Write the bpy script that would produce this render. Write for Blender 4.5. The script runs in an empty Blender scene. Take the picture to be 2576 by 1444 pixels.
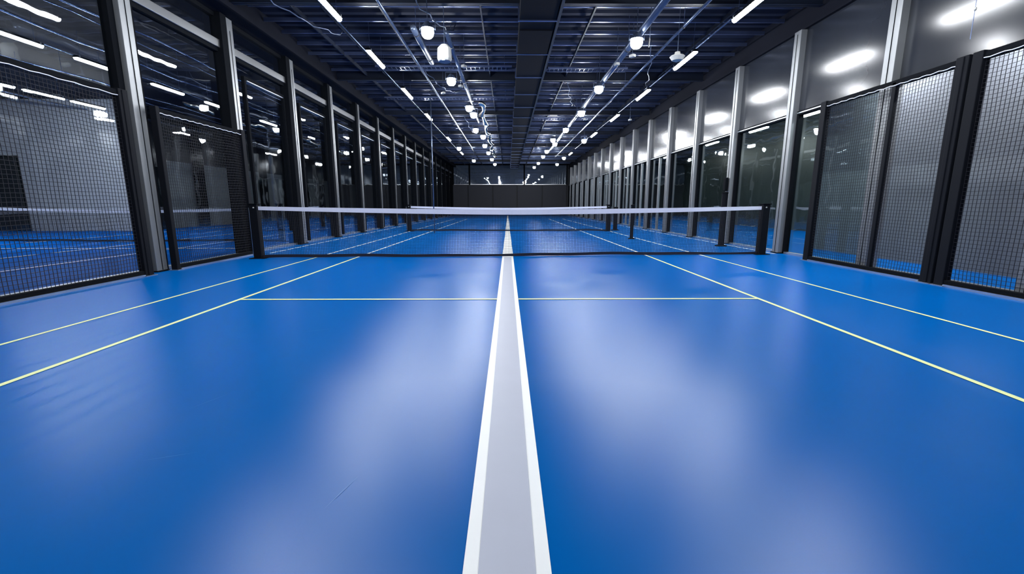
import bpy, math, random
from mathutils import Vector, Matrix
random.seed(7)
R = math.radians
S = bpy.context.scene
COL = S.collection

# ------------------------------------------------------------------ camera, world, exposure
H = 1.07
cam = bpy.data.cameras.new('camera'); cam_o = bpy.data.objects.new('camera', cam); COL.objects.link(cam_o)
cam.sensor_width = 36; cam.lens = 36*1120/2576; cam.clip_end = 200; cam.clip_start = .02
cam_o.location = (0, 0, H); cam_o.rotation_euler = (R(90-10.52), 0, R(-.46))
S.camera = cam_o
W = bpy.data.worlds.new('world'); S.world = W; W.use_nodes = True
W.node_tree.nodes['Background'].inputs[0].default_value = (.02, .05, .14, 1)
W.node_tree.nodes['Background'].inputs[1].default_value = .25
S.view_settings.view_transform = 'Standard'; S.view_settings.look = 'None'
S.view_settings.gamma = 1; S.view_settings.exposure = -0.16
S.view_settings.use_curve_mapping = False
TUBE_W, SPOT_W = 215.0, 190.0          # emission strength of the lamp faces
XL, XR, ZC, YB, YE = -5.75, 6.1, 5.1, -3.0, 46.0     # left wall, right wall, ceiling, back, end

# ------------------------------------------------------------------ materials
def mat(name, color, rough=.5, metal=0., noise=0., nscale=6., bump=0., bscale=40., emit=None, spec=.5, nstretch=None, rnoise=0., coat=0.):
    m = bpy.data.materials.new(name); m.use_nodes = True
    nt = m.node_tree; b = nt.nodes['Principled BSDF']
    b.inputs['Base Color'].default_value = (*color, 1); b.inputs['Roughness'].default_value = rough
    b.inputs['Metallic'].default_value = metal; b.inputs['Specular IOR Level'].default_value = spec
    if coat: b.inputs['Coat Weight'].default_value = coat; b.inputs['Coat Roughness'].default_value = .12
    if emit:
        b.inputs['Emission Color'].default_value = (*emit[0], 1); b.inputs['Emission Strength'].default_value = emit[1]
    tc = nt.nodes.new('ShaderNodeTexCoord')
    mp = nt.nodes.new('ShaderNodeMapping'); nt.links.new(tc.outputs['Object'], mp.inputs[0])
    if nstretch: mp.inputs['Scale'].default_value = nstretch
    if noise or rnoise:
        n = nt.nodes.new('ShaderNodeTexNoise'); n.inputs['Scale'].default_value = nscale; n.inputs['Detail'].default_value = 5
        nt.links.new(mp.outputs[0], n.inputs['Vector'])
        if noise:
            mr = nt.nodes.new('ShaderNodeMapRange'); mr.inputs['To Min'].default_value = 1-noise; mr.inputs['To Max'].default_value = 1+noise
            nt.links.new(n.outputs['Fac'], mr.inputs['Value'])
            mx = nt.nodes.new('ShaderNodeVectorMath'); mx.operation = 'SCALE'; mx.inputs[0].default_value = color
            nt.links.new(mr.outputs[0], mx.inputs['Scale']); nt.links.new(mx.outputs[0], b.inputs['Base Color'])
        if rnoise:
            mr = nt.nodes.new('ShaderNodeMapRange'); mr.inputs['To Min'].default_value = rough-rnoise; mr.inputs['To Max'].default_value = rough+rnoise
            nt.links.new(n.outputs['Fac'], mr.inputs['Value']); nt.links.new(mr.outputs[0], b.inputs['Roughness'])
    if bump:
        n2 = nt.nodes.new('ShaderNodeTexNoise'); n2.inputs['Scale'].default_value = bscale; n2.inputs['Detail'].default_value = 3
        nt.links.new(mp.outputs[0], n2.inputs['Vector'])
        bp = nt.nodes.new('ShaderNodeBump'); bp.inputs['Strength'].default_value = bump; bp.inputs['Distance'].default_value = .01
        nt.links.new(n2.outputs['Fac'], bp.inputs['Height']); nt.links.new(bp.outputs[0], b.inputs['Normal'])
    return m

def glass(name, tint, ior, rough=.015, bump=.04):
    m = bpy.data.materials.new(name); m.use_nodes = True; nt = m.node_tree; nt.nodes.clear()
    out = nt.nodes.new('ShaderNodeOutputMaterial'); mx = nt.nodes.new('ShaderNodeMixShader')
    tr = nt.nodes.new('ShaderNodeBsdfTransparent'); tr.inputs[0].default_value = (*tint, 1)
    gl = nt.nodes.new('ShaderNodeBsdfGlossy'); gl.inputs['Roughness'].default_value = rough; gl.inputs[0].default_value = (.9, .95, 1, 1)
    lw = nt.nodes.new('ShaderNodeLayerWeight'); lw.inputs['Blend'].default_value = .5      # facing: 0 head on, 1 grazing, same from both sides
    pw = nt.nodes.new('ShaderNodeMath'); pw.operation = 'POWER'; pw.inputs[1].default_value = 3.5
    nt.links.new(lw.outputs['Facing'], pw.inputs[0])
    fr = nt.nodes.new('ShaderNodeMapRange'); fr.inputs['To Min'].default_value = ior; fr.inputs['To Max'].default_value = .9
    nt.links.new(pw.outputs[0], fr.inputs['Value'])
    tc = nt.nodes.new('ShaderNodeTexCoord'); n = nt.nodes.new('ShaderNodeTexNoise'); n.inputs['Scale'].default_value = 1.3
    nt.links.new(tc.outputs['Object'], n.inputs['Vector'])
    bp = nt.nodes.new('ShaderNodeBump'); bp.inputs['Strength'].default_value = bump; bp.inputs['Distance'].default_value = .1
    nt.links.new(n.outputs['Fac'], bp.inputs['Height']); nt.links.new(bp.outputs[0], gl.inputs['Normal'])
    nt.links.new(fr.outputs[0], mx.inputs[0]); nt.links.new(tr.outputs[0], mx.inputs[1]); nt.links.new(gl.outputs[0], mx.inputs[2])
    nt.links.new(mx.outputs[0], out.inputs[0]); return m

def court(name, color, rough, ior, cap):
    """painted court floor: matt blue paint under a thin satin sealer"""
    m = bpy.data.materials.new(name); m.use_nodes = True; nt = m.node_tree; nt.nodes.clear(); L = nt.links.new
    out = nt.nodes.new('ShaderNodeOutputMaterial'); mx = nt.nodes.new('ShaderNodeMixShader')
    df = nt.nodes.new('ShaderNodeBsdfDiffuse'); gl = nt.nodes.new('ShaderNodeBsdfGlossy'); gl.distribution = 'BECKMANN'
    fr = nt.nodes.new('ShaderNodeFresnel'); fr.inputs[0].default_value = ior
    tc = nt.nodes.new('ShaderNodeTexCoord'); n = nt.nodes.new('ShaderNodeTexNoise'); n.inputs['Scale'].default_value = 1.1; n.inputs['Detail'].default_value = 4
    L(tc.outputs['Object'], n.inputs['Vector'])
    a = nt.nodes.new('ShaderNodeMapRange'); a.inputs['To Min'].default_value = .95; a.inputs['To Max'].default_value = 1.05; L(n.outputs['Fac'], a.inputs['Value'])
    v = nt.nodes.new('ShaderNodeVectorMath'); v.operation = 'SCALE'; v.inputs[0].default_value = color; L(a.outputs[0], v.inputs['Scale']); L(v.outputs[0], df.inputs[0])
    mp = nt.nodes.new('ShaderNodeMapping'); mp.inputs['Scale'].default_value = (.12, 1.2, 1); L(tc.outputs['Object'], mp.inputs[0])
    n3 = nt.nodes.new('ShaderNodeTexNoise'); n3.inputs['Scale'].default_value = 1.5; L(mp.outputs[0], n3.inputs['Vector'])
    r = nt.nodes.new('ShaderNodeMapRange'); r.inputs['To Min'].default_value = rough-.015; r.inputs['To Max'].default_value = rough+.015; L(n3.outputs['Fac'], r.inputs['Value']); L(r.outputs[0], gl.inputs['Roughness'])
    mn = nt.nodes.new('ShaderNodeMath'); mn.operation = 'MINIMUM'; mn.inputs[1].default_value = cap; L(fr.outputs[0], mn.inputs[0])
    L(mn.outputs[0], mx.inputs[0]); L(df.outputs[0], mx.inputs[1]); L(gl.outputs[0], mx.inputs[2]); L(mx.outputs[0], out.inputs[0])
    return m

M = dict(
    floor=court('blue_court_coating', (.0, .108, .40), .31, 1.38, .125),
    floor2=court('blue_court_coating_next_hall', (.0, .10, .44), .4, 1.2, .03),
    line_y=mat('pale_yellow_paint', (.80, .86, .42), .45, noise=.04),
    line_w=mat('white_paint', (.90, .92, .93), .4, noise=.03),
    line_g=mat('light_grey_paint', (.47, .50, .60), .38, noise=.03),
    black=mat('black_powder_coat', (.004, .005, .007), .9, noise=.2, nscale=12, spec=.08),
    blackgloss=mat('black_gloss_paint', (.003, .004, .007), .75, spec=.15),
    cord=mat('black_net_cord', (.006, .006, .012), .8),
    tape=mat('white_net_tape', (.80, .80, .90), .7, noise=.05, nscale=30, bump=.2, bscale=200),
    btape=mat('dark_net_tape', (.008, .008, .02), .7),
    column=mat('light_grey_steel', (.25, .26, .27), .36, .45, noise=.08, nscale=5, bump=.05, bscale=120),
    steel=mat('brushed_steel', (.42, .43, .44), .28, .9, noise=.06, nscale=3, nstretch=(1, .1, 1)),
    alu=mat('aluminium_track', (.55, .6, .66), .3, .9, noise=.05),
    fascia=mat('dark_grey_satin_metal', (.016, .019, .026), .17, .0, spec=.4, noise=.10, nscale=1.6, bump=.02, bscale=3),
    soffit=mat('dark_beam_paint', (.003, .004, .009), .95, spec=.15, noise=.15, nscale=2),
    deck=mat('dark_blue_steel_deck', (.008, .012, .029), .65, .0, noise=.3, nscale=1.5, spec=.25),
    purlin=mat('blue_grey_galvanised_steel', (.16, .21, .38), .28, .85, noise=.35, nscale=2.5),
    darkflat=mat('dark_blue_plain_ceiling', (.004, .007, .017), .75, noise=.3, nscale=.8, spec=.15),
    darkbeam=mat('dark_ceiling_beam', (.006, .010, .022), .5, spec=.3),
    duct=mat('black_duct_paint', (.002, .003, .007), .95, noise=.2, spec=.2),
    pipe=mat('grey_blue_pipe', (.10, .13, .20), .28, .6, noise=.1),
    pipe2=mat('blue_grey_conduit', (.25, .34, .55), .25, .9),
    foil=mat('crinkled_foil', (.75, .73, .68), .18, 1., bump=1., bscale=14),
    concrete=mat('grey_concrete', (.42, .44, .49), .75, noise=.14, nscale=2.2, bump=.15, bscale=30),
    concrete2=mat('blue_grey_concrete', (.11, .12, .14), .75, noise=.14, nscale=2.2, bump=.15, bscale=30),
    gray=mat('mid_grey_panel', (.20, .215, .22), .55, noise=.15, nscale=3),
    endpanel=mat('charcoal_panel', (.022, .024, .034), .6, noise=.06, nscale=2),
    white=mat('white_lamp_housing', (.40, .40, .38), .5),
    dark=mat('dark_wall', (.012, .014, .018), .6, noise=.2),
    green=mat('dark_grey_green_panel', (.035, .045, .042), .4, noise=.25, nscale=1.5, nstretch=(4, 4, .3)),
    tube=mat('lit_tube', (1, 1, 1), .5, emit=((.93, .96, 1.0), TUBE_W)),
    tube_soft=mat('lit_tube_soft', (1, 1, 1), .5, emit=((.93, .96, 1.0), 60.0)),
    spot=mat('lit_lens', (1, 1, 1), .5, emit=((.93, .96, 1.0), SPOT_W)),
    glassL=glass('dark_reflective_glass', (.90, .93, .94), .05),
    glassR=glass('reflective_glass', (.85, .91, .89), .05),
    glassE=glass('smoked_glass', (.7, .74, .78), .12),
)

# ------------------------------------------------------------------ helpers
class MB:
    def __init__(s): s.v = []; s.f = []
    def box(s, a, b):
        x0, y0, z0 = a; x1, y1, z1 = b; n = len(s.v)
        s.v += [(x0,y0,z0),(x1,y0,z0),(x1,y1,z0),(x0,y1,z0),(x0,y0,z1),(x1,y0,z1),(x1,y1,z1),(x0,y1,z1)]
        s.f += [tuple(n+i for i in q) for q in ((0,3,2,1),(4,5,6,7),(0,1,5,4),(1,2,6,5),(2,3,7,6),(3,0,4,7))]
        return s
    def cbox(s, c, d): return s.box([c[i]-d[i]/2 for i in range(3)], [c[i]+d[i]/2 for i in range(3)])
    def tube(s, pts, r, n=8, cap=True, taper=None):
        pts = [Vector(p) for p in pts]; rings = []
        for i, p in enumerate(pts):
            t = (pts[min(i+1, len(pts)-1)]-pts[max(i-1, 0)]).normalized()
            up = Vector((0,0,1)) if abs(t.z) < .9 else Vector((0,1,0))
            u = t.cross(up).normalized(); w = t.cross(u); b = len(s.v)
            rr = (taper[i] if taper else 1)*r
            off = math.pi/4 if n == 4 else 0
            s.v += [tuple(p+u*math.cos(2*math.pi*k/n+off)*rr+w*math.sin(2*math.pi*k/n+off)*rr) for k in range(n)]
            rings.append(b)
        for a, b in zip(rings, rings[1:]):
            s.f += [(a+k, a+(k+1)%n, b+(k+1)%n, b+k) for k in range(n)]
        if cap: s.f += [tuple(rings[0]+k for k in reversed(range(n))), tuple(rings[-1]+k for k in range(n))]
        return s
    def lathe(s, prof, c=(0,0,0), axis=(0,0,1), n=20):
        ax = Vector(axis).normalized(); u = ax.orthogonal().normalized(); w = ax.cross(u); c = Vector(c); rings = []
        for r, z in prof:
            b = len(s.v)
            s.v += [tuple(c+ax*z+(u*math.cos(2*math.pi*k/n)+w*math.sin(2*math.pi*k/n))*r) for k in range(n)]
            rings.append(b)
        for a, b in zip(rings, rings[1:]): s.f += [(a+k, a+(k+1)%n, b+(k+1)%n, b+k) for k in range(n)]
        s.f += [tuple(rings[0]+k for k in reversed(range(n))), tuple(rings[-1]+k for k in range(n))]
        return s
    def quad(s, *p): n = len(s.v); s.v += [tuple(q) for q in p]; s.f.append(tuple(range(n, n+len(p)))); return s
    def build(s, name, m, parent=None, bevel=0, smooth=False, label=None):
        me = bpy.data.meshes.new(name); me.from_pydata(s.v, [], s.f); me.validate(); me.update()
        me.materials.append(M[m] if isinstance(m, str) else m)
        if smooth: me.shade_smooth()
        o = bpy.data.objects.new(name, me); COL.objects.link(o)
        if parent: o.parent = parent
        if bevel:
            b = o.modifiers.new('bevel', 'BEVEL'); b.width = bevel; b.segments = 2; b.limit_method = 'ANGLE'
        if label: o['label'] = label
        return o

def tag(o, label, cat, group=None, kind=None):
    o['label'] = label; o['category'] = cat
    if group: o['group'] = group
    if kind: o['kind'] = kind
    return o
def thing(name, label, cat, loc=(0,0,0), rz=0, group=None, kind=None):
    o = bpy.data.objects.new(name, None); COL.objects.link(o); o.location = loc; o.rotation_euler = (0,0,rz)
    return tag(o, label, cat, group, kind)
def struct(o): o['kind'] = 'structure'; return o
def dup(root, loc=None, label=None, rz=None):
    def cp(o, par):
        c = o.copy(); COL.objects.link(c)
        if par: c.parent = par
        for ch in [x for x in allobj[o.name]]: cp(ch, c)
        return c
    allobj = {}
    def walk(o):
        allobj[o.name] = list(o.children)
        for c in o.children: walk(c)
    walk(root)
    c = cp(root, None)
    if loc is not None: c.location = loc
    if rz is not None: c.rotation_euler = (0,0,rz)
    if label: c['label'] = label
    return c
ORD = ['first','second','third','fourth','fifth','sixth','seventh','eighth','ninth','tenth','eleventh','twelfth','thirteenth','fourteenth','fifteenth','sixteenth','seventeenth','eighteenth','nineteenth']

# ------------------------------------------------------------------ shell
struct(MB().box((XL-.15, YB, -.2), (XR+7.5, YE+.3, 0)).build('floor', 'floor'))
struct(MB().box((-31, YB, -.2), (XL-.15, YE+.3, -.002)).build('floor_next_hall', 'floor2'))

def painted(name, pts, m, label, z=.003):
    """a painted marking: a thin polygon strip given by left and right edge points at each y"""
    b = MB()
    for (x0, x1, y), (u0, u1, v) in zip(pts, pts[1:]):
        b.quad((x0,y,z),(x1,y,z),(u1,v,z),(u0,v,z))
    o = b.build(name, m); tag(o, label, 'court marking', kind='structure'); return o
# centre band: white edges, grey middle; narrows towards the far hall
cb = [(-1, .30), (1.1, .263), (4.9, .243), (9.1, .227), (18, .185), (30, .15), (44, .10)]
def cxx(y): return -.004-.0012*y
painted('floor_line', [(cxx(y)-w/2, cxx(y)+w/2, y) for y, w in cb], 'line_w', 'white centre line running down the middle of the blue court')
painted('floor_line', [(cxx(y)-w*.325, cxx(y)+w*.325, y) for y, w in cb[:4]], 'line_g', 'pale grey fill between the white edges of the centre line', .0055)
def lr(xa, ya, xb, yb, w): return [(xa-w/2, xa+w/2, ya), (xb-w/2, xb+w/2, yb)]
painted('floor_line', lr(-3.04, .5, -3.10, 9.1, .045), 'line_y', 'pale yellow inner sideline left of the centre line, near side of the net')
painted('floor_line', lr(-3.10, 9.1, -3.05, 34, .05), 'line_w', 'white inner sideline left of the centre line, beyond the net')
painted('floor_line', lr(-3.93, .5, -3.93, 9.1, .04), 'line_y', 'thin pale yellow outer sideline on the left, near side of the net')
painted('floor_line', lr(-3.93, 9.1, -4.0, 34, .05), 'line_w', 'white outer sideline on the left, beyond the net')
painted('floor_line', lr(2.83, .5, 2.93, 9.3, .045), 'line_y', 'pale yellow inner sideline right of the centre line, near side of the net')
painted('floor_line', lr(2.93, 9.3, 3.0, 34, .05), 'line_w', 'white inner sideline right of the centre line, beyond the net')
painted('floor_line', lr(4.06, .5, 4.12, 9.3, .04), 'line_y', 'thin pale yellow outer sideline on the right, near side of the net')
painted('floor_line', lr(4.12, 9.3, 4.05, 34, .05), 'line_w', 'white outer sideline on the right, beyond the net')
for a, b, s in ((-3.05, -.13, 'left'), (.115, 2.89, 'right')):
    painted('floor_line', [(a, b, 4.965), (a, b, 5.015)], 'line_y', f'thin pale crosswise line joining the centre line to the {s} inner sideline', .0045)
painted('floor_line', lr(-5.3, 9.9, -5.3, 44, .05), 'line_w', 'white line along the foot of the left glass wall, beyond the net')
painted('floor_line', lr(5.85, 9.7, 5.6, 44, .05), 'line_w', 'white line along the foot of the right glass wall, beyond the net')

scu = mat('pale_scuff', (.05, .20, .52), .4)
for (x0, y0, x1, y1, lab) in ((-1.78, 3.66, -1.51, 3.78, 'faint pale scuff on the blue floor left of the centre line, mid way'), (-.66, 1.42, -.60, 1.62, 'faint pale scuff on the blue floor close to the centre line, near the camera'),
                              (-1.56, 1.73, -1.36, 1.80, 'faint pale scuff on the blue floor at lower left'), (-1.70, 2.22, -1.60, 2.42, 'faint slanted scuff on the blue floor far left of the centre line'), (-2.75, 4.42, -2.57, 4.5, 'faint scuff just before the pale crosswise line')):
    b = MB(); d = Vector((x1-x0, y1-y0, 0)).normalized(); q = Vector((-d.y, d.x, 0))*.0016
    m0 = Vector(((x0+x1)/2, (y0+y1)/2, .002)); b.quad(Vector((x0, y0, .002)), m0-q, Vector((x1, y1, .002)), m0+q)
    tag(b.build('floor_marking', scu), lab, 'scuff mark', kind='structure')

# ceiling deck with trapezoid ribs running across the hall
def deck(x0, x1, name):
    b = MB(); y = YB; prof = []
    while y < YE:
        prof += [(y, ZC), (y+.13, ZC), (y+.16, ZC+.07), (y+.29, ZC+.07)]; y += .32
    prof.append((YE, ZC))
    for (a, za), (c, zc) in zip(prof, prof[1:]): b.quad((x0,a,za),(x1,a,za),(x1,c,zc),(x0,c,zc))
    b.box((x0, YB, ZC+.08), (x1, YE, ZC+.2))
    return struct(b.build(name, 'deck'))
deck(XL, XR, 'ceiling'); struct(MB().box((-31, YB, ZC), (XL-.02, YE, ZC+.2)).build('ceiling_next_hall', 'darkflat')); deck(XR+.02, XR+7.5, 'ceiling_side_room')
struct(MB().box((-31, YB-.2, 0), (XR+7.5, YB, ZC)).build('wall_back', 'dark'))
# dark soffit beams above both glass walls
struct(MB().box((XL-.1, YB, 4.74), (-5.25, YE, ZC-.001)).box((-5.27, YB, 4.70), (-5.22, YE, 4.80)).build('trim_1', 'soffit'))
struct(MB().box((XR-.06, YB, 4.57), (XR+.15, YE, ZC-.001)).box((XR-.12, YB, 4.98), (XR-.06, YE, ZC-.001)).box((XR-.09, YB, 4.57), (XR-.06, YE, 4.60)).build('trim_2', 'soffit'))

# end wall: charcoal panels below, smoked glass band above
we = MB().box((-31, YE+.1, 0), (XR+7.5, YE+.3, ZC)); struct(we.build('wall_end', 'dark'))
we = MB()
for a, b in ((-5.6,-4.1),(-4.05,-1.6),(-1.55,.85),(.9,3.4),(3.45,5.9)): we.box((a+.04, YE-.04, .02), (b-.04, YE+.08, 2.95))
struct(we.build('wall_end_panels', 'endpanel'))
w = thing('window_1', 'smoked glass band above the charcoal panels of the end wall', 'window', kind='structure')
f = MB()
for x in (-5.55, -3.9, 1.6, 5.9): f.box((x-.07, YE-.08, 3.0), (x+.07, YE+.04, ZC-.05))
f.build('window_frame', 'black', w)
MB().box((-5.5, YE-.06, 3.0), (5.9, YE-.02, 3.06)).build('window_sill', 'steel', w)
MB().box((-5.5, YE-.02, 3.06), (5.9, YE, ZC-.05)).build('pane', 'glassE', w)
f = MB().box((-5.7, YE+.02, 3.0), (6, YE+.04, 4.9)); f.build('backing', 'concrete', w)

# neighbouring hall on the left
struct(MB().box((-31, 18.5, 0), (-15.3, 18.7, ZC)).build('wall_next_hall', 'concrete'))
b = MB()
struct(MB().box((-15.5, 18.7, 0), (-15.3, YE, 3.0)).build('wall_next_hall_side', 'gray'))
struct(MB().box((-15.5, 18.7, 3.0), (-15.28, YE, ZC)).build('wall_next_hall_upper', 'dark'))
pp = MB().cbox((0, 0, ZC/2-.01), (.3, .42, ZC-.03)).build('wall_pilaster', 'black', None, .02)
for i in range(9):
    o = pp if i == 0 else pp.copy()
    if i: COL.objects.link(o)
    o.location = (-15.1, 19.6+2.9*i, 0); tag(o, f'black pilaster on the far side wall of the next hall, {ORD[i]} along it', 'pilaster', 'black pilasters of the next hall')
pp = MB().cbox((0, 0, ZC/2-.01), (.2, .2, ZC-.03)).build('hall_post', 'black', None, .02)
for i in range(8):
    o = pp if i == 0 else pp.copy()
    if i: COL.objects.link(o)
    o.location = (-8.9, 15.4+3.2*i, 0); tag(o, f'black square post standing in the next hall behind the glass, {ORD[i]} from the camera, counting two unseen ones added for light', 'post', 'black posts of the next hall')
d = thing('door_1', 'dark grey door in the grey wall behind the left netting', 'door', (-20.5, 18.5, 0), kind='structure')
MB().box((-.95, -.06, 0), (.95, -.001, 2.9)).build('door_leaf', 'dark', d, .03)
MB().box((-1.02, -.04, 0), (-.951, -.001, 2.97)).box((.951, -.04, 0), (1.02, -.001, 2.97)).box((-1.02, -.04, 2.901), (1.02, -.001, 2.97)).build('door_frame', 'black', d)
# corridor and side room on the right
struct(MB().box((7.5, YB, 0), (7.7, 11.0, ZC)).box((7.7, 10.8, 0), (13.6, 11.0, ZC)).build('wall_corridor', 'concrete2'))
struct(MB().box((12, 11.0, 0), (12.2, YE, ZC)).build('wall_side_room', 'green'))
d = thing('door_2', 'black door in the corridor wall behind the right netting', 'door', (7.5, 4.9, 0), kind='structure')
MB().box((-.08, -.75, .55), (-.001, 1.02, 2.75)).build('door_leaf', 'black', d, .03)
MB().box((-.12, 1.021, .5), (-.001, 1.06, .68)).build('door_handle', 'white', d)
# painted lines of the neighbouring courts
for x, lab in ((-8.2, 'white line across the next hall nearest to the left glass wall'), (-10.2, 'white sideline in the middle of the next hall'), (-13.6, 'white sideline of the next hall nearest its far wall')):
    painted('floor_line', lr(x, 1, x, 40, .06), 'line_w', lab)
painted('floor_line', [(-15, -6.3, 11.0), (-15, -6.3, 11.08)], 'line_w', 'white crosswise line in front of the net of the next hall')
painted('floor_line', [(-15, -6.3, 24.0), (-15, -6.3, 24.1)], 'line_w', 'white crosswise line far back in the next hall')

# ------------------------------------------------------------------ columns
LC = [4.6+2.6*k for k in range(0, 16)]
LC = [y for y in LC if y < YE-.5]
RC = [5.0+2.45*k for k in range(0, 17)]
RC = [y for y in RC if y < YE-.5]
def column(side):
    r = thing('steel_column', '', 'column', kind='thing')
    s = -1 if side == 'left' else 1           # local: wall plane at x=0, hall on the -s side
    b = MB().cbox((-s*.02, 0, 2.37 if s < 0 else 2.285), (.20, .22, 4.72 if s < 0 else 4.56)); b.build('shaft', 'column', r, .006)
    MB().cbox((-s*.02, -.001, .012), (.24, .26, .02)).build('base_plate', 'black', r)
    MB().box((-s*.125-.003, -.004, .03), (-s*.125+.003, .004, 4.5)).build('seam', 'black', r)
    return r
pl = column('left'); pr = column('right')
for i, y in enumerate(LC):
    if i == 0: lab = 'light grey steel column on the left wall, nearest to the camera'
    elif i < 8: lab = f'light grey steel column on the left glass wall, {ORD[i-1]} in view from the camera'
    else: lab = 'slim grey steel column at the far end of the left glass wall'
    o = pl if i == 0 else dup(pl); o.location = (XL+.02, y, 0); o['label'] = lab; o['group'] = 'columns of the left glass wall' if i < 8 else 'far columns of the left glass wall'
for i, y in enumerate(RC):
    if i < 8: lab = f'light grey steel column on the right wall, {ORD[i]} counted from the camera'
    else: lab = 'slim grey steel column at the far end of the right wall'
    o = pr if i == 0 else dup(pr); o.location = (XR-.02, y, 0); o['label'] = lab; o['group'] = 'columns of the right wall' if i < 8 else 'far columns of the right wall'

# ------------------------------------------------------------------ left windows
n = 2
ys = [LC[0]-2.6] + LC + [YE]
for i, (a, c) in enumerate(zip(ys, ys[1:])):
    a += .12; c -= .12
    if c-a < .5: continue
    w = thing(f'window_{n}', f'tall glazed bay of the left wall, number {i} from the camera, counting two unseen ones added for light', 'window', kind='structure'); n += 1
    x = XL
    f = MB()
    for yy in (a+.05, c-.06): f.box((x-.06, yy-.05, 0), (x+.07, yy+.06, 4.74))
    f.box((x-.05, a, 4.66), (x+.05, c, 4.74))
    f.box((x-.05, a, 4.02), (x+.055, c, 4.09))
    f.build('window_frame', 'black', w, .004)
    MB().box((x-.04, a, 4.09), (x+.10, c, 4.24)).build('transom', 'steel', w, .01)
    MB().box((x-.05, a, 0), (x+.06, c, .05)).build('window_sill', 'alu', w)
    MB().box((x-.012, a+.1, .05), (x-.002, c-.1, 4.02)).build('pane', 'glassL', w)
    MB().box((x-.012, a+.1, 4.24), (x-.002, c-.1, 4.66)).build('pane', 'glassL', w)
    if i >= 3:
        f = MB(); q = a+.45+random.uniform(-.1,.1)
        f.box((x-.03, q, 0), (x+.04, q+.07, 3.8)).box((x-.03, c-.24, 0), (x+.04, c-.17, 3.8)).box((x-.03, q+.07, 3.73), (x+.04, c-.24, 3.8))
        f.build('inner_frame', 'black', w, .004)
        MB().box((x+.005, q+.09, 3.715), (x+.045, c-.26, 3.728)).build('inner_frame_edge', 'alu', w)
    if i >= 2: MB().box((x-.05, c-.19, 0), (x+.16, c+.005, 4.74)).build('mullion', 'black', w, .006)

# ------------------------------------------------------------------ right wall: satin fascia panels over glazing
ys = [RC[0]-2.45] + RC + [YE]
for i, (a, c) in enumerate(zip(ys, ys[1:])):
    a += .12; c -= .12
    if c-a < .5: continue
    x = XR
    fp = MB().box((x-.02, a-.02, 2.98), (x+.06, c+.02, 4.57)).build('wall_right_panel', 'fascia', None, .004)
    struct(fp)
    w = thing(f'window_{n}', f'glazed bay of the right wall below the satin panels, number {i+1} from the camera, counting two unseen ones added for light', 'window', kind='structure'); n += 1
    f = MB()
    f.box((x-.05, a, 2.90), (x+.06, c, 2.979))
    if i > 1:
        for yy in (a+.03, c-.03): f.box((x-.05, yy-.03, 0), (x+.06, yy+.03, 2.9))
    f.build('window_frame', 'black', w, .004)
    MB().box((x-.058, a, 2.93), (x-.05, c, 2.95)).build('frame_edge', 'alu', w)
    MB().box((x-.05, a, 0), (x+.06, c, .045)).build('window_sill', 'alu', w)
    if i >= 2: MB().box((x+.01, a+.06, .045), (x+.02, c-.06, 2.9)).build('pane', 'glassR', w)
    if i > 5:
        q = (a+c)/2; MB().box((x-.03, q-.04, .045), (x+.05, q+.04, 2.9)).build('mullion', 'column', w)

# ------------------------------------------------------------------ netting
def netting(u0, u1, z0f, z1f, pos, du, dz, r, name, parent, wob=0., m='cord', seed=1):
    """square mesh of crossing cords between u0..u1 and z0f(u)..z1f(u); pos(u, z, off) -> point"""
    rnd = random.Random(seed); b = MB()
    ph = [rnd.uniform(0, 6.28) for _ in range(6)]
    def wx(u, z): return wob*(math.sin(2.1*u+1.3*z+ph[0])+.6*math.sin(5.3*z+ph[1])+.35*math.sin(9*u+7*z+ph[4]))
    def wz(u, z): return wob*(math.sin(2.7*u+ph[2])+.5*math.sin(6.1*u+2*z+ph[3])+.35*math.sin(11*u+3*z+ph[5]))
    nu = max(2, round((u1-u0)/du)); zmax = max(z1f(u0), z1f((u0+u1)/2)); nz = max(2, round((zmax-z0f(u0))/dz))
    def pt(i, j):
        u = u0+(u1-u0)*i/nu; t = j/nz; z = z0f(u)+(z1f(u)-z0f(u))*t
        e = min(1, i/3, (nu-i)/3)*min(1, j/3, (nz-j)/3)
        uu, zz = (u+wx(u, z)*e, z+wz(u, z)*e) if wob else (u, z)
        return pos(uu, zz)
    sj = 1 if wob else max(1, nz//3); si = 1 if wob else 8
    js = sorted(set(list(range(0, nz+1, sj))+[nz])); is_ = sorted(set(list(range(0, nu+1, si))+[nu]))
    for i in range(nu+1): b.tube([pt(i, j) for j in js], r, 4, False)
    for j in range(nz+1): b.tube([pt(i, j) for i in is_], r, 4, False)
    return b.build(name, m, parent)

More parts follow.
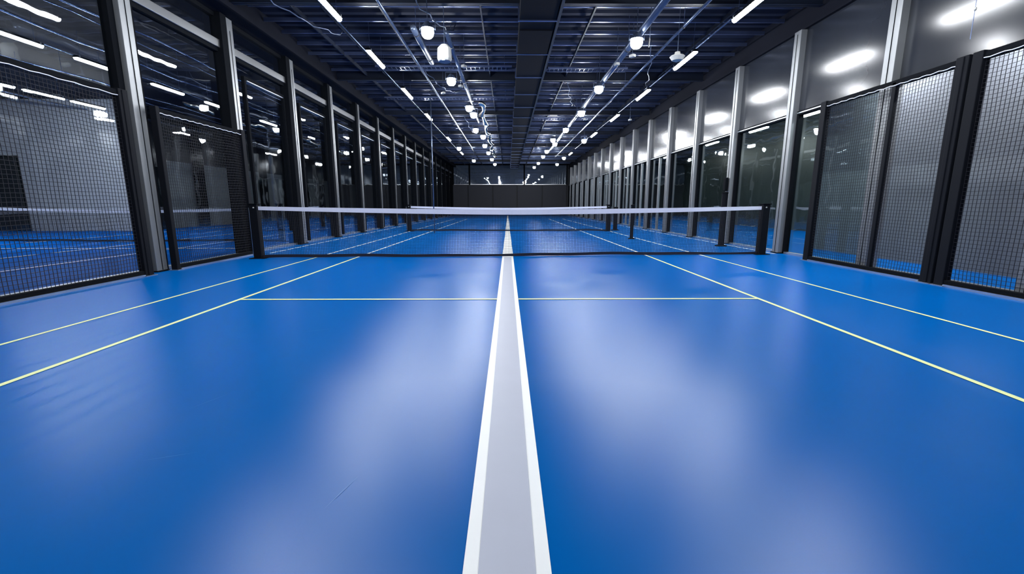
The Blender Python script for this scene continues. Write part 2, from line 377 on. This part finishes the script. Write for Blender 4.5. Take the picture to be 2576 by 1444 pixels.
def fence(name, label, X, y0, y1, h, s, wide0, wide1, mid=None, seed=1, group=None):
    """net screen standing along the side of the court; s = +1 faces the right wall, -1 the left one"""
    t = thing(name, label, 'net screen', (X, y0, 0), group=group); L = y1-y0
    for yy, wd in ((0, wide0), (L, wide1)):
        if wd:
            b = MB().box((-.05, yy-wd/2, 0), (.05, yy+wd/2, h+.05))
            if wd > .14: b.box((-.062, yy-.03, 0), (.062, yy+.03, h+.04))
            b.build('post', 'blackgloss', t, .008)
            MB().box((-.08, yy-wd/2-.03, 0), (.08, yy+wd/2+.03, .012)).build('foot_plate', 'alu', t)
    if mid: MB().box((-.03, mid-y0-.035, 0.04), (.03, mid-y0+.035, h)).build('middle_post', 'blackgloss', t, .005)
    MB().box((-.03, wide0/2, h-.035), (.03, L-wide1/2, h+.03)).build('top_rail', 'black', t, .006)
    MB().box((-.04, wide0/2, .035), (.04, L-wide1/2, .085)).build('bottom_rail', 'black', t, .006)
    MB().box((-.055, wide0/2+.01, 0), (.055, L-wide1/2-.01, .03)).build('floor_track', 'alu', t)
    MB().tube([(-s*.035, wide0/2+(L-wide0)*k/40, h-.045+.006*math.sin(k*1.9)) for k in range(41)], .006, 6).build('lacing_cord', 'tape', t)
    netting(wide0/2, L-wide1/2, lambda u: .085, lambda u: h-.035, lambda u, z: (0, u, z), .05, .05, .0032, 'netting', t, .006, seed=seed)
    return t
fence('net_screen', 'tall black net screen before the left wall, at the very left photo edge', -5.50, 2.3, 6.74, 2.62, -1, .12, .16, seed=2)
fence('net_screen', 'black net screen between the two nearest visible columns of the left wall', -5.50, 7.35, 9.62, 2.52, -1, .08, .12, seed=3)
fence('net_screen', 'black net screen at the right photo edge, beyond the thick double post', 5.8, 2.6, 5.83, 2.86, 1, .12, .13, seed=4)
fence('net_screen', 'black net screen with thin middle post, right wall, next to the framed glazing', 5.8, 6.02, 8.55, 2.86, 1, .17, .14, mid=7.05, seed=5)

# main court net ---------------------------------------------------------
def court_net(name, label, P0, P1, hend, hmid, tape_e, tape_m, cell, cord, postw, bottom=True, post=True, zb=.03, posth=None):
    P0 = Vector((*P0, 0)); P1 = Vector((*P1, 0)); d = P1-P0; L = d.length; ang = math.atan2(d.y, d.x)
    t = thing(name, label, 'court net', P0, ang)
    posth = posth or hend+.03
    top = lambda u: hmid+(hend-hmid)*abs(2*u/L-1)**1.6
    tp = lambda u: tape_m+(tape_e-tape_m)*abs(2*u/L-1)**1.6
    N = 48; us = [postw/2+(L-postw)*k/N for k in range(N+1)]
    b = MB()
    for k in range(N):
        u, v = us[k], us[k+1]
        for sgn in (-1, 1):
            b.quad((u, sgn*.012, top(u)-tp(u)), (v, sgn*.012, top(v)-tp(v)), (v, sgn*.012, top(v)), (u, sgn*.012, top(u)))
        b.quad((u, -.012, top(u)), (v, -.012, top(v)), (v, .012, top(v)), (u, .012, top(u)))
        b.quad((u, -.012, top(u)-tp(u)), (u, .012, top(u)-tp(u)), (v, .012, top(v)-tp(v)), (v, -.012, top(v)-tp(v)))
    b.build('top_tape', 'tape', t)
    sag = lambda u: zb+.012*math.sin(u*1.1)+.006*math.sin(u*3.7)
    if bottom:
        b = MB()
        for k in range(N):
            u, v = us[k], us[k+1]; a0, a1 = max(.004, sag(u)-.025), max(.004, sag(v)-.025)
            for sgn in (-1, 1): b.quad((u, sgn*.008, a0), (v, sgn*.008, a1), (v, sgn*.008, sag(v)+.035), (u, sgn*.008, sag(u)+.035))
            b.quad((u, -.008, sag(u)+.035), (v, -.008, sag(v)+.035), (v, .008, sag(v)+.035), (u, .008, sag(u)+.035))
        b.build('bottom_tape', 'btape', t)
    netting(postw/2, L-postw/2, lambda u: sag(u)+.03, lambda u: top(u)-tp(u), lambda u, z: (u, 0, z), cell, cell, cord, 'netting', t)
    if post:
        for u, s in ((0, -1), (L, 1)):
            MB().cbox((u, 0, posth/2), (postw, postw, posth)).build('post', 'blackgloss', t, .008)
            MB().box((u-postw*.62, -postw*.62, posth), (u+postw*.62, postw*.62, posth+.02)).build('post_cap', 'black', t, .005)
            MB().box((u-postw, -postw*.8, 0), (u+postw, postw*.8, .012)).build('base_plate', 'black', t, .003)
            MB().tube([(u+s*(postw/2+.012), -postw*.3, .06), (u+s*(postw/2+.012), -postw*.3, posth-.06)], .008, 8).build('edge_rod', 'alu', t)
            MB().lathe([(.012, 0), (.016, .01), (.012, .025)], (u-s*.02, -postw/2, posth-.06), (0, -1, 0), 12).build('cable_knob', 'white', t, smooth=True)
    return t
court_net('court_net', 'long black court net with white top tape, nearest to the camera', (-5.02, 8.98), (5.48, 9.62), 1.03, .965, .07, .105, .033, .0035, .15, posth=1.065)
court_net('court_net', 'smaller court net further back, seen above and through the nearest net', (-4.0, 18.2), (4.05, 18.2), 1.0, .93, .07, .075, .045, .0036, .16, posth=1.04)
court_net('court_net', 'court net with white tape in the next hall, behind the left netting', (-15.1, 13.1), (-6.6, 13.1), 1.0, .90, .08, .08, .05, .003, .14, posth=1.07)

def standing_post(label, x, y, h, r):
    t = thing('net_post', label, 'post', (x, y, 0))
    MB().tube([(0,0,.01),(0,0,h)], r, 16).build('shaft', 'blackgloss', t)
    MB().lathe([(r*2.0, 0), (r*2.0, .012), (r*1.2, .03)], n=20).build('base_plate', 'black', t)
    MB().lathe([(r*1.1, h), (r*1.1, h+.03), (r*.5, h+.045)], n=16).build('cap', 'black', t)
standing_post('short black post on the court behind the right half of the nearest net', 3.86, 14.0, 1.02, .055)
standing_post('tall black post rising above the nearest net, before the right wall', 5.55, 11.6, 1.34, .075)
standing_post('black net post beside the right end of the smaller far net', 4.5, 18.9, .92, .09)
o = MB().box((5.86, 12.28, 1.42), (5.945, 12.42, 1.78)).build('control_box', 'black', None, .02); tag(o, 'small black box fixed to a grey column above the tall black post', 'box')
o.location.z = 0

# ------------------------------------------------------------------ ceiling steelwork
def beam_i(x0, x1, y, z, h, wd, name, m, label, group):
    b = MB().box((x0, y-.008, z), (x1, y+.008, z+h)).box((x0, y-wd/2, z), (x1, y+wd/2, z+.012)).box((x0, y-wd/2, z+h-.012), (x1, y+wd/2, z+h))
    return tag(b.build(name, m), label, 'ceiling beam', group, 'thing')
PY = []
y = 3.4; k = 0
while y < YE-.6:
    PY.append(y); y += .78 if k % 3 else .60; k += 1
pg = 'thin steel purlins across the ceiling'
p0 = MB().box((-5.24, -.022, 0), (5.98, .022, .012)).box((-5.24, -.022, 0), (5.98, -.014, .07)).build('ceiling_purlin', 'purlin')
tag(p0, 'thin blue-grey steel purlin running crosswise under the dark ceiling deck', 'purlin', pg)
for i, y in enumerate(PY):
    o = p0 if i == 0 else p0.copy()
    if i: COL.objects.link(o)
    o.location = (0, y, ZC-.14+.03*math.sin(i*2.3))
    if i < 19: o['label'] = f'thin blue-grey purlin crossing under the dark ceiling deck, {ORD[i]} from the camera, counting two unseen ones added for light'
    else: o['label'] = 'thin blue-grey purlin in the far, crowded part of the ceiling'; o['group'] = 'far purlins of the ceiling'
bg = 'deep crosswise ceiling beams'
for i, y in enumerate([4.0+5.3*k for k in range(8)]):
    beam_i(-5.24, 6.0, y, ZC-.30, .299, .12, 'ceiling_beam', 'darkbeam', f'deep dark steel beam across the ceiling, {ORD[i]} from the camera, counting two unseen ones added for light', bg)
for i, x in enumerate((-4.3, -3.7, -2.55, -.55, 1.75, 4.6)):
    o = MB().box((x-.015, 2, ZC-.19), (x+.015, YE-.2, ZC-.155)).box((x-.004, 2, ZC-.155), (x+.004, YE-.2, ZC-.09)).build('ceiling_rail', 'darkbeam')
    tag(o, f'thin dark rail running the length of the ceiling, {ORD[i]} from the left wall', 'ceiling rail', 'lengthwise ceiling rails')
# central duct
t = thing('air_duct', 'long black rectangular duct down the middle of the ceiling', 'duct', (0, 0, 4.55))
MB().box((.22, 2.0, .0), (.92, YE-1, .23)).build('casing', 'duct', t, .01)
MB().box((.94, 2.0, -.02), (.99, YE-1, .2)).build('side_rail', 'darkbeam', t)
jm = MB().box((.19, -.02, -.02), (.95, .02, .24)).build('joint_flange', 'purlin', t); jm.location = (0, 3.5, 0)
for k in range(1, 22):
    c = jm.copy(); COL.objects.link(c); c.parent = t; c.location = (0, 3.5+1.95*k, 0)
MB().box((.24, 9.8, -.03), (.9, 11.2, -.001)).build('grille', 'duct', t)
# pipes
def pipe(name, label, pts, r, m='pipe', hang=None, n=12):
    t = thing(name, label, 'pipe'); MB().tube(pts, r, n).build('pipe_run', m, t, smooth=True)
    if hang:
        for y in hang:
            x, z = pts[0][0], pts[0][2]
            MB().tube([(x, y, z+r), (x, y, ZC-.02)], .005, 6).build('hanger', 'purlin', t)
            MB().lathe([(r*1.15, -.02), (r*1.15, .02)], (x, y, z), (0, 1, 0), 12).build('clamp', 'darkbeam', t)
pipe('ceiling_pipe', 'thick grey-blue pipe carrying the right row of round lamps', [(2.62, 2, 4.42), (2.62, 30, 4.42)], .07, hang=[4, 7, 10.5, 14, 18, 22, 26])
pipe('ceiling_pipe', 'thin conduit right of the thick pipe, running to the far end', [(3.45, 2, 4.5), (3.45, 34, 4.5)], .028, hang=[5, 9.5, 14, 20, 26])
pipe('ceiling_pipe', 'thin conduit beside the right row of tube lights', [(4.35, 2, 4.62), (4.35, 30, 4.62)], .018)
pipe('ceiling_pipe', 'short thick pipe above the nearest left round lamp', [(-1.62, 5.2, 4.55), (-1.62, 8.0, 4.55)], .055, hang=[5.6, 7.6])
pipe('ceiling_pipe', 'short thick pipe hanging left of the white floodlight', [(-1.88, 9.6, 4.5), (-1.88, 11.8, 4.5)], .06, hang=[9.9, 11.5])
pipe('ceiling_pipe', 'grey pipe along the left row of round lamps, middle stretch', [(-1.3, 10.2, 4.62), (-1.3, 20.5, 4.62)], .05, hang=[11, 14, 17, 20])
pipe('ceiling_pipe', 'thin conduit left of the left tube lights', [(-3.45, 2, 4.72), (-3.45, 32, 4.72)], .014)
pipe('ceiling_pipe', 'thin conduit between the left tube lights and round lamps', [(-2.3, 2, 4.6), (-2.3, 30, 4.6)], .022)
o = MB().box((5.0, 3.0, 4.5), (5.14, 6.0, 4.56)).box((5.0, 3.0, 4.56), (5.01, 6.0, 4.62)).box((5.13, 3.0, 4.56), (5.14, 6.0, 4.62)).build('cable_tray', 'pipe')
tag(o, 'narrow metal cable tray near the top right, beside the nearest tube light', 'cable tray')
for i, (x, z, r) in enumerate(((-7.2, 4.9, .012), (-8.1, 4.75, .02), (-8.9, 4.9, .012), (-9.7, 4.7, .022), (-11.0, 4.8, .015), (-12.1, 4.6, .02), (-13.3, 4.75, .015), (-16.5, 4.7, .025))):  # added runs standing in for ceiling pipes reflected in the left glass
    pts = [(x+.05*math.sin(k*.9+i), 4+k*1.0, z+.03*math.sin(k*1.7+2*i)) for k in range(28)]
    t = thing('reflection_conduit', f'thin conduit added in the next hall for a pipe reflection in the glass, {ORD[i]} from the left glass wall', 'conduit')
    MB().tube(pts, r, 6).build('conduit_run', 'pipe2', t, smooth=True)
    for k in (0, 9, 18, 27): MB().tube([pts[k], (pts[k][0], pts[k][1], ZC)], .005, 5).build('hanger', 'purlin', t)
# crinkled shiny flexible hose beside left round lamps
rnd = random.Random(5)
pts = [(-.93+.07*math.sin(k*1.1)+rnd.uniform(-.04,.04), 15.5+k*.55, 4.33+.05*math.sin(k*1.7)+rnd.uniform(-.03,.03)) for k in range(32)]
o = MB().tube(pts, .07, 10, taper=[1+.35*math.sin(k*2.4) for k in range(32)]).build('flexible_hose', 'foil', None, smooth=True)
tag(o, 'shiny crinkled foil hose winding along the far left round lamps', 'hose')
# cable ladders
def ladder(label, x0, x1, y, z):
    t = thing('cable_ladder', label, 'cable ladder', (x0, y, z)); L = x1-x0
    MB().box((0, -.16, 0), (L, -.145, .05)).build('side_rail', 'purlin', t); MB().box((0, .145, 0), (L, .16, .05)).build('side_rail', 'purlin', t)
    b = MB()
    for k in range(int(L/.12)): b.box((.05+k*.12, -.145, .01), (.065+k*.12, .145, .03))
    b.build('rungs', 'pipe', t)
    for u in (.2, L-.2): MB().tube([(u, 0, .03), (u, 0, ZC-z)], .004, 6).build('hanger', 'purlin', t)
ladder('cable ladder crossing the ceiling just beyond the white floodlight', -3.6, .1, 13.1, 4.72)
ladder('cable ladder crossing the ceiling right of the central duct, nearest', 1.1, 3.3, 13.3, 4.74)
ladder('cable ladder crossing the left part of the ceiling in the middle distance', -4.3, .1, 16.6, 4.70)
ladder('cable ladder crossing the right part of the ceiling in the middle distance', 1.1, 3.6, 20.3, 4.70)
# drooping cables
for i, (x0, y0, x1, y1, sg, lab) in enumerate((
    (-2.6, 6.0, -1.9, 9.2, .25, 'drooping cable left of the nearest left round lamp'),
    (-1.9, 8.0, -1.2, 10.9, .2, 'drooping cable behind the white floodlight'),
    (-2.4, 13.5, -1.6, 16.2, .25, 'drooping cable beside the third left tube light'),
    (-1.9, 20.4, -1.6, 25.1, .3, 'long drooping cable near the far left lamps'),
    (3.6, 12, 4.6, 16, .3, 'drooping cable behind the second right tube light'),
    (1.9, 15.2, 2.6, 18.3, .25, 'drooping cable beside the fourth right round lamp'),
    (-4.6, 7.5, -3.75, 11.2, .2, 'drooping cable left of the second left tube light'))):
    pts = []
    for k in range(21):
        u = k/20; pts.append((x0+(x1-x0)*u+.04*math.sin(k*1.3+i), y0+(y1-y0)*u, ZC-.12-sg*4*u*(1-u)-.1+.02*math.sin(k*2.1)))
    pts[0] = (pts[0][0], pts[0][1], ZC-.01); pts[-1] = (pts[-1][0], pts[-1][1], ZC-.01)
    tag(MB().tube(pts, .012, 6).build('hanging_cable', 'pipe', None, smooth=True), lab, 'cable')

# ------------------------------------------------------------------ lamps
def tube_light():
    r = thing('tube_light', '', 'tube light'); L = 1.25
    MB().box((-.055, -L/2, .03), (.055, L/2, .07)).box((-.03, -L/2, .07), (.03, L/2, .085)).build('housing', 'black', r, .006)
    b = MB(); n = 10; pr = [(.05*math.cos(math.pi*k/n), .03-.055*math.sin(math.pi*k/n)) for k in range(n+1)]
    for (a, c), (d, e) in zip(pr, pr[1:]): b.quad((a, -L/2+.01, c), (a, L/2-.01, c), (d, L/2-.01, e), (d, -L/2+.01, e))
    b.quad(*[(a, -L/2+.01, c) for a, c in pr]); b.quad(*[(a, L/2-.01, c) for a, c in reversed(pr)])
    b.build('tube', 'tube', r)
    for y in (-.55, .55): MB().box((-.06, y-.012 if y < 0 else y-.012, .02), (.06, y+.012, .075)).build('end_cap', 'white', r)
    for y in (-.48, .48): MB().tube([(0, y, .085), (0, y, .9)], .003, 5).build('hanger', 'purlin', r)
    return r
TL = [(-3.15, y, 4.45) for y in (2.1, 5.2, 8.5, 11.45, 14.8, 18.6, 24.6, 31.3)]  # first two of both rows are unseen, added to light the near floor
TR = [(4.14, y, 4.36) for y in (2.0, 5.1, 8.25, 11.2, 14.5, 18.2, 22.5, 30.7)]
t0 = tube_light(); first = True
def fit_hangers(o, z):
    for ch in o.children:
        if ch.name.startswith('hanger'): ch.scale = (1, 1, 1); ch['_'] = 0
def hang_scale(o, z, base=.085, ln=.815):
    for ch in o.children:
        if ch.name.startswith('hanger'):
            s = (ZC+.072-z-base)/ln; ch.scale = (1, 1, s); ch.location.z = base-base*s
        if '_' in ch: del ch['_']
def place_tubes(L, side, group, hidden):
    global first
    for i, p in enumerate(L):
        o = t0 if first else dup(t0); first = False
        o.location = p; hang_scale(o, p[2])
        j = i-hidden
        o['label'] = (f'lit white tube light of the {side} row over the court, {ORD[j]} in view' if j >= 0 else f'lit white tube light of the {side} row, unseen, added overhead to light the near floor, {ORD[i]}')
        o['group'] = group
place_tubes(TL, 'left', 'left row of tube lights', 2)
place_tubes(TR, 'right', 'right row of tube lights', 2)
NB = [(-14.6, y, 4.45) for y in (6.5, 9.6, 11.6, 13.5, 15.0, 16.5)] + [(-10.2, y, 4.45) for y in (10.0, 12.0, 14.3, 16.6, 20, 24.5, 31)]
place_tubes(NB, 'next hall', 'tube lights of the next hall', 0)
for o in [o for o in COL.objects if o.get('group') == 'tube lights of the next hall' and o.location.x > -11]:      # the inner row carries softer tubes
    for ch in o.children:
        if ch.name.split('.')[0] == 'tube': ch.data = ch.data.copy(); ch.data.materials[0] = M['tube_soft']
SR = [(9.7, y, 3.9) for y in (12.6, 15, 18, 22, 28)]
place_tubes(SR, 'side room', 'tube lights of the side room', 0)
CR = [(6.95, y, 3.6) for y in (6.6, 8.8)]
place_tubes(CR, 'corridor', 'tube lights of the corridor', 0)

def spot_light():
    r = thing('round_lamp', '', 'round lamp')
    MB().lathe([(.04, .17), (.07, .14), (.11, .08), (.128, .05), (.11, .05), (.10, .06)], n=20).build('lamp_head', 'pipe', r, smooth=False)
    MB().lathe([(.105, .055), (.115, .03), (.118, -.02), (.105, -.07), (.07, -.108), (.01, -.12)], n=20).build('lens', 'spot', r, smooth=True)
    MB().box((-.15, -.01, .03), (-.14, .01, .22)).box((.14, -.01, .03), (.15, .01, .22)).box((-.15, -.01, .21), (.15, .01, .222)).build('bracket', 'pipe', r)
    MB().tube([(0, 0, .22), (0, 0, .9)], .007, 6).build('hanger', 'pipe', r)
    return r
SL = [(-1.5, 2.2, 4.3), (-1.5, 4.2, 4.3), (-1.52, 8.4, 4.27), (-1.5, 11.8, 4.27), (-1.32, 15.15, 4.27), (-1.25, 16.2, 4.25), (-1.42, 19.6, 4.25), (-1.2, 21.5, 4.25), (-1.3, 25, 4.27), (-1.25, 28.5, 4.27), (-2.9, 26.5, 4.3), (-2.6, 34, 4.3), (-1.2, 33, 4.3), (-1.1, 37, 4.3)]  # first two are out of view, extra lamps to brighten the near floor
SRR = [(2.5, 2.0, 4.2), (2.5, 4.1, 4.2), (2.52, 8.7, 4.2), (2.5, 12.3, 4.2), (2.55, 15.6, 4.2), (2.5, 19.5, 4.25), (2.25, 22.6, 4.25), (2.5, 24.1, 4.25), (2.35, 27.5, 4.25), (2.4, 31, 4.3), (3.8, 22.5, 4.2), (3.95, 32, 4.3), (4.0, 37, 4.3), (2.4, 36, 4.3), (2.3, 40, 4.3)]  # first two likewise added unseen overhead for the near floor
s0 = spot_light(); fst = True
for L, side in ((SL, 'left'), (SRR, 'right')):
    for i, p in enumerate(L):
        p = (p[0], p[1]+(.75 if p[1] > 7 else 0), p[2])
        o = s0 if fst else dup(s0); fst = False
        o.location = p; hang_scale(o, p[2], .22, .68)
        o['label'] = f'small glaring round lamp {side} of the ceiling duct, {ORD[i]} from the camera, counting two unseen ones added for light'
        o['group'] = f'round lamps {side} of the duct'

# unlit white fittings
t = thing('floodlight', 'unlit white floodlight box below the nearest left round lamp', 'floodlight', (-1.31, 9.9, 4.12), R(25))
MB().lathe([(.13, -.15), (.15, -.10), (.14, .10), (.07, .17)], n=12).build('housing', 'white', t, .01)
MB().lathe([(.125, -.158), (.125, -.151)], n=12).build('lens', 'pipe', t)
MB().tube([(0,0,.17),(0,0,ZC-4.12)], .008, 6).build('hanger', 'pipe', t)
t = thing('pendant_lamp', 'unlit white dish-shaped pendant hanging between the two nearest right lamps', 'pendant lamp', (3.43, 9.7, 3.97))
MB().lathe([(.05, .13), (.06, .08), (.13, .06), (.15, .04), (.10, -.03), (.02, -.04)], n=24).build('shade', 'white', t, smooth=False)
MB().tube([(0,0,.13),(0,0,ZC-3.97)], .004, 6).build('cord', 'pipe', t)
t = thing('reflector', 'white angled reflector panel beside the nearest right round lamp', 'reflector', (2.75, 9.5, 4.2))
MB().quad((0,-.05,-.08),(.05,.08,-.06),(.07,.1,.1),(.02,-.03,.1)).quad((.012,-.05,-.08),(.062,.08,-.06),(.082,.1,.1),(.032,-.03,.1)).build('panel', 'white', t)
MB().tube([(.05,.02,.09),(.05,.02,ZC-4.2)], .006, 6).build('bracket', 'pipe', t)
for x, y, z, lab in ((-1.05, 11.4, 4.3, 'small white camera housing above the second left round lamp'), (-1.22, 12.2, 4.05, 'small white sensor below the second left round lamp'),
                     (2.55, 11.2, 4.3, 'small white sensor before the second right round lamp'), (2.75, 10.6, 4.3, 'small white bracket lamp on the thick right pipe'),
                     (4.3, 16.5, 4.0, 'small white camera under the far right tube lights'), (2.9, 17.8, 4.25, 'white bracket fitting beyond the third right round lamp'), (-1.95, 14.2, 4.35, 'tiny white sensor in front of the third left round lamp')):
    t = thing('sensor', lab, 'sensor', (x, y, z), R(random.uniform(-40, 40)))
    MB().cbox((0,0,0), (.09,.13,.06)).build('housing', 'white', t, .012)
    MB().tube([(0,0,.03),(0,0,ZC-z)], .006, 6).build('bracket', 'pipe', t)
# hanging wires
t = thing('wire_pendant', 'thin cord with a small bead hanging before the right satin panels', 'cord', (5.35, 5.55, 2.95))
MB().tube([(0,0,0),(.004,.01,.5),(.0,0,ZC-2.95)], .0035, 6).build('cord_line', 'purlin', t); MB().lathe([(.006,.3),(.014,.31),(.014,.33),(.006,.34)], n=10).build('bead', 'white', t)
o = MB().tube([(-2.8, 17.0, .0), (-2.8, 17.0, ZC-.01)], .022, 8).build('vertical_pole', 'pipe', None, smooth=True)
tag(o, 'thin grey vertical pole from floor to ceiling left of the far net', 'pole')
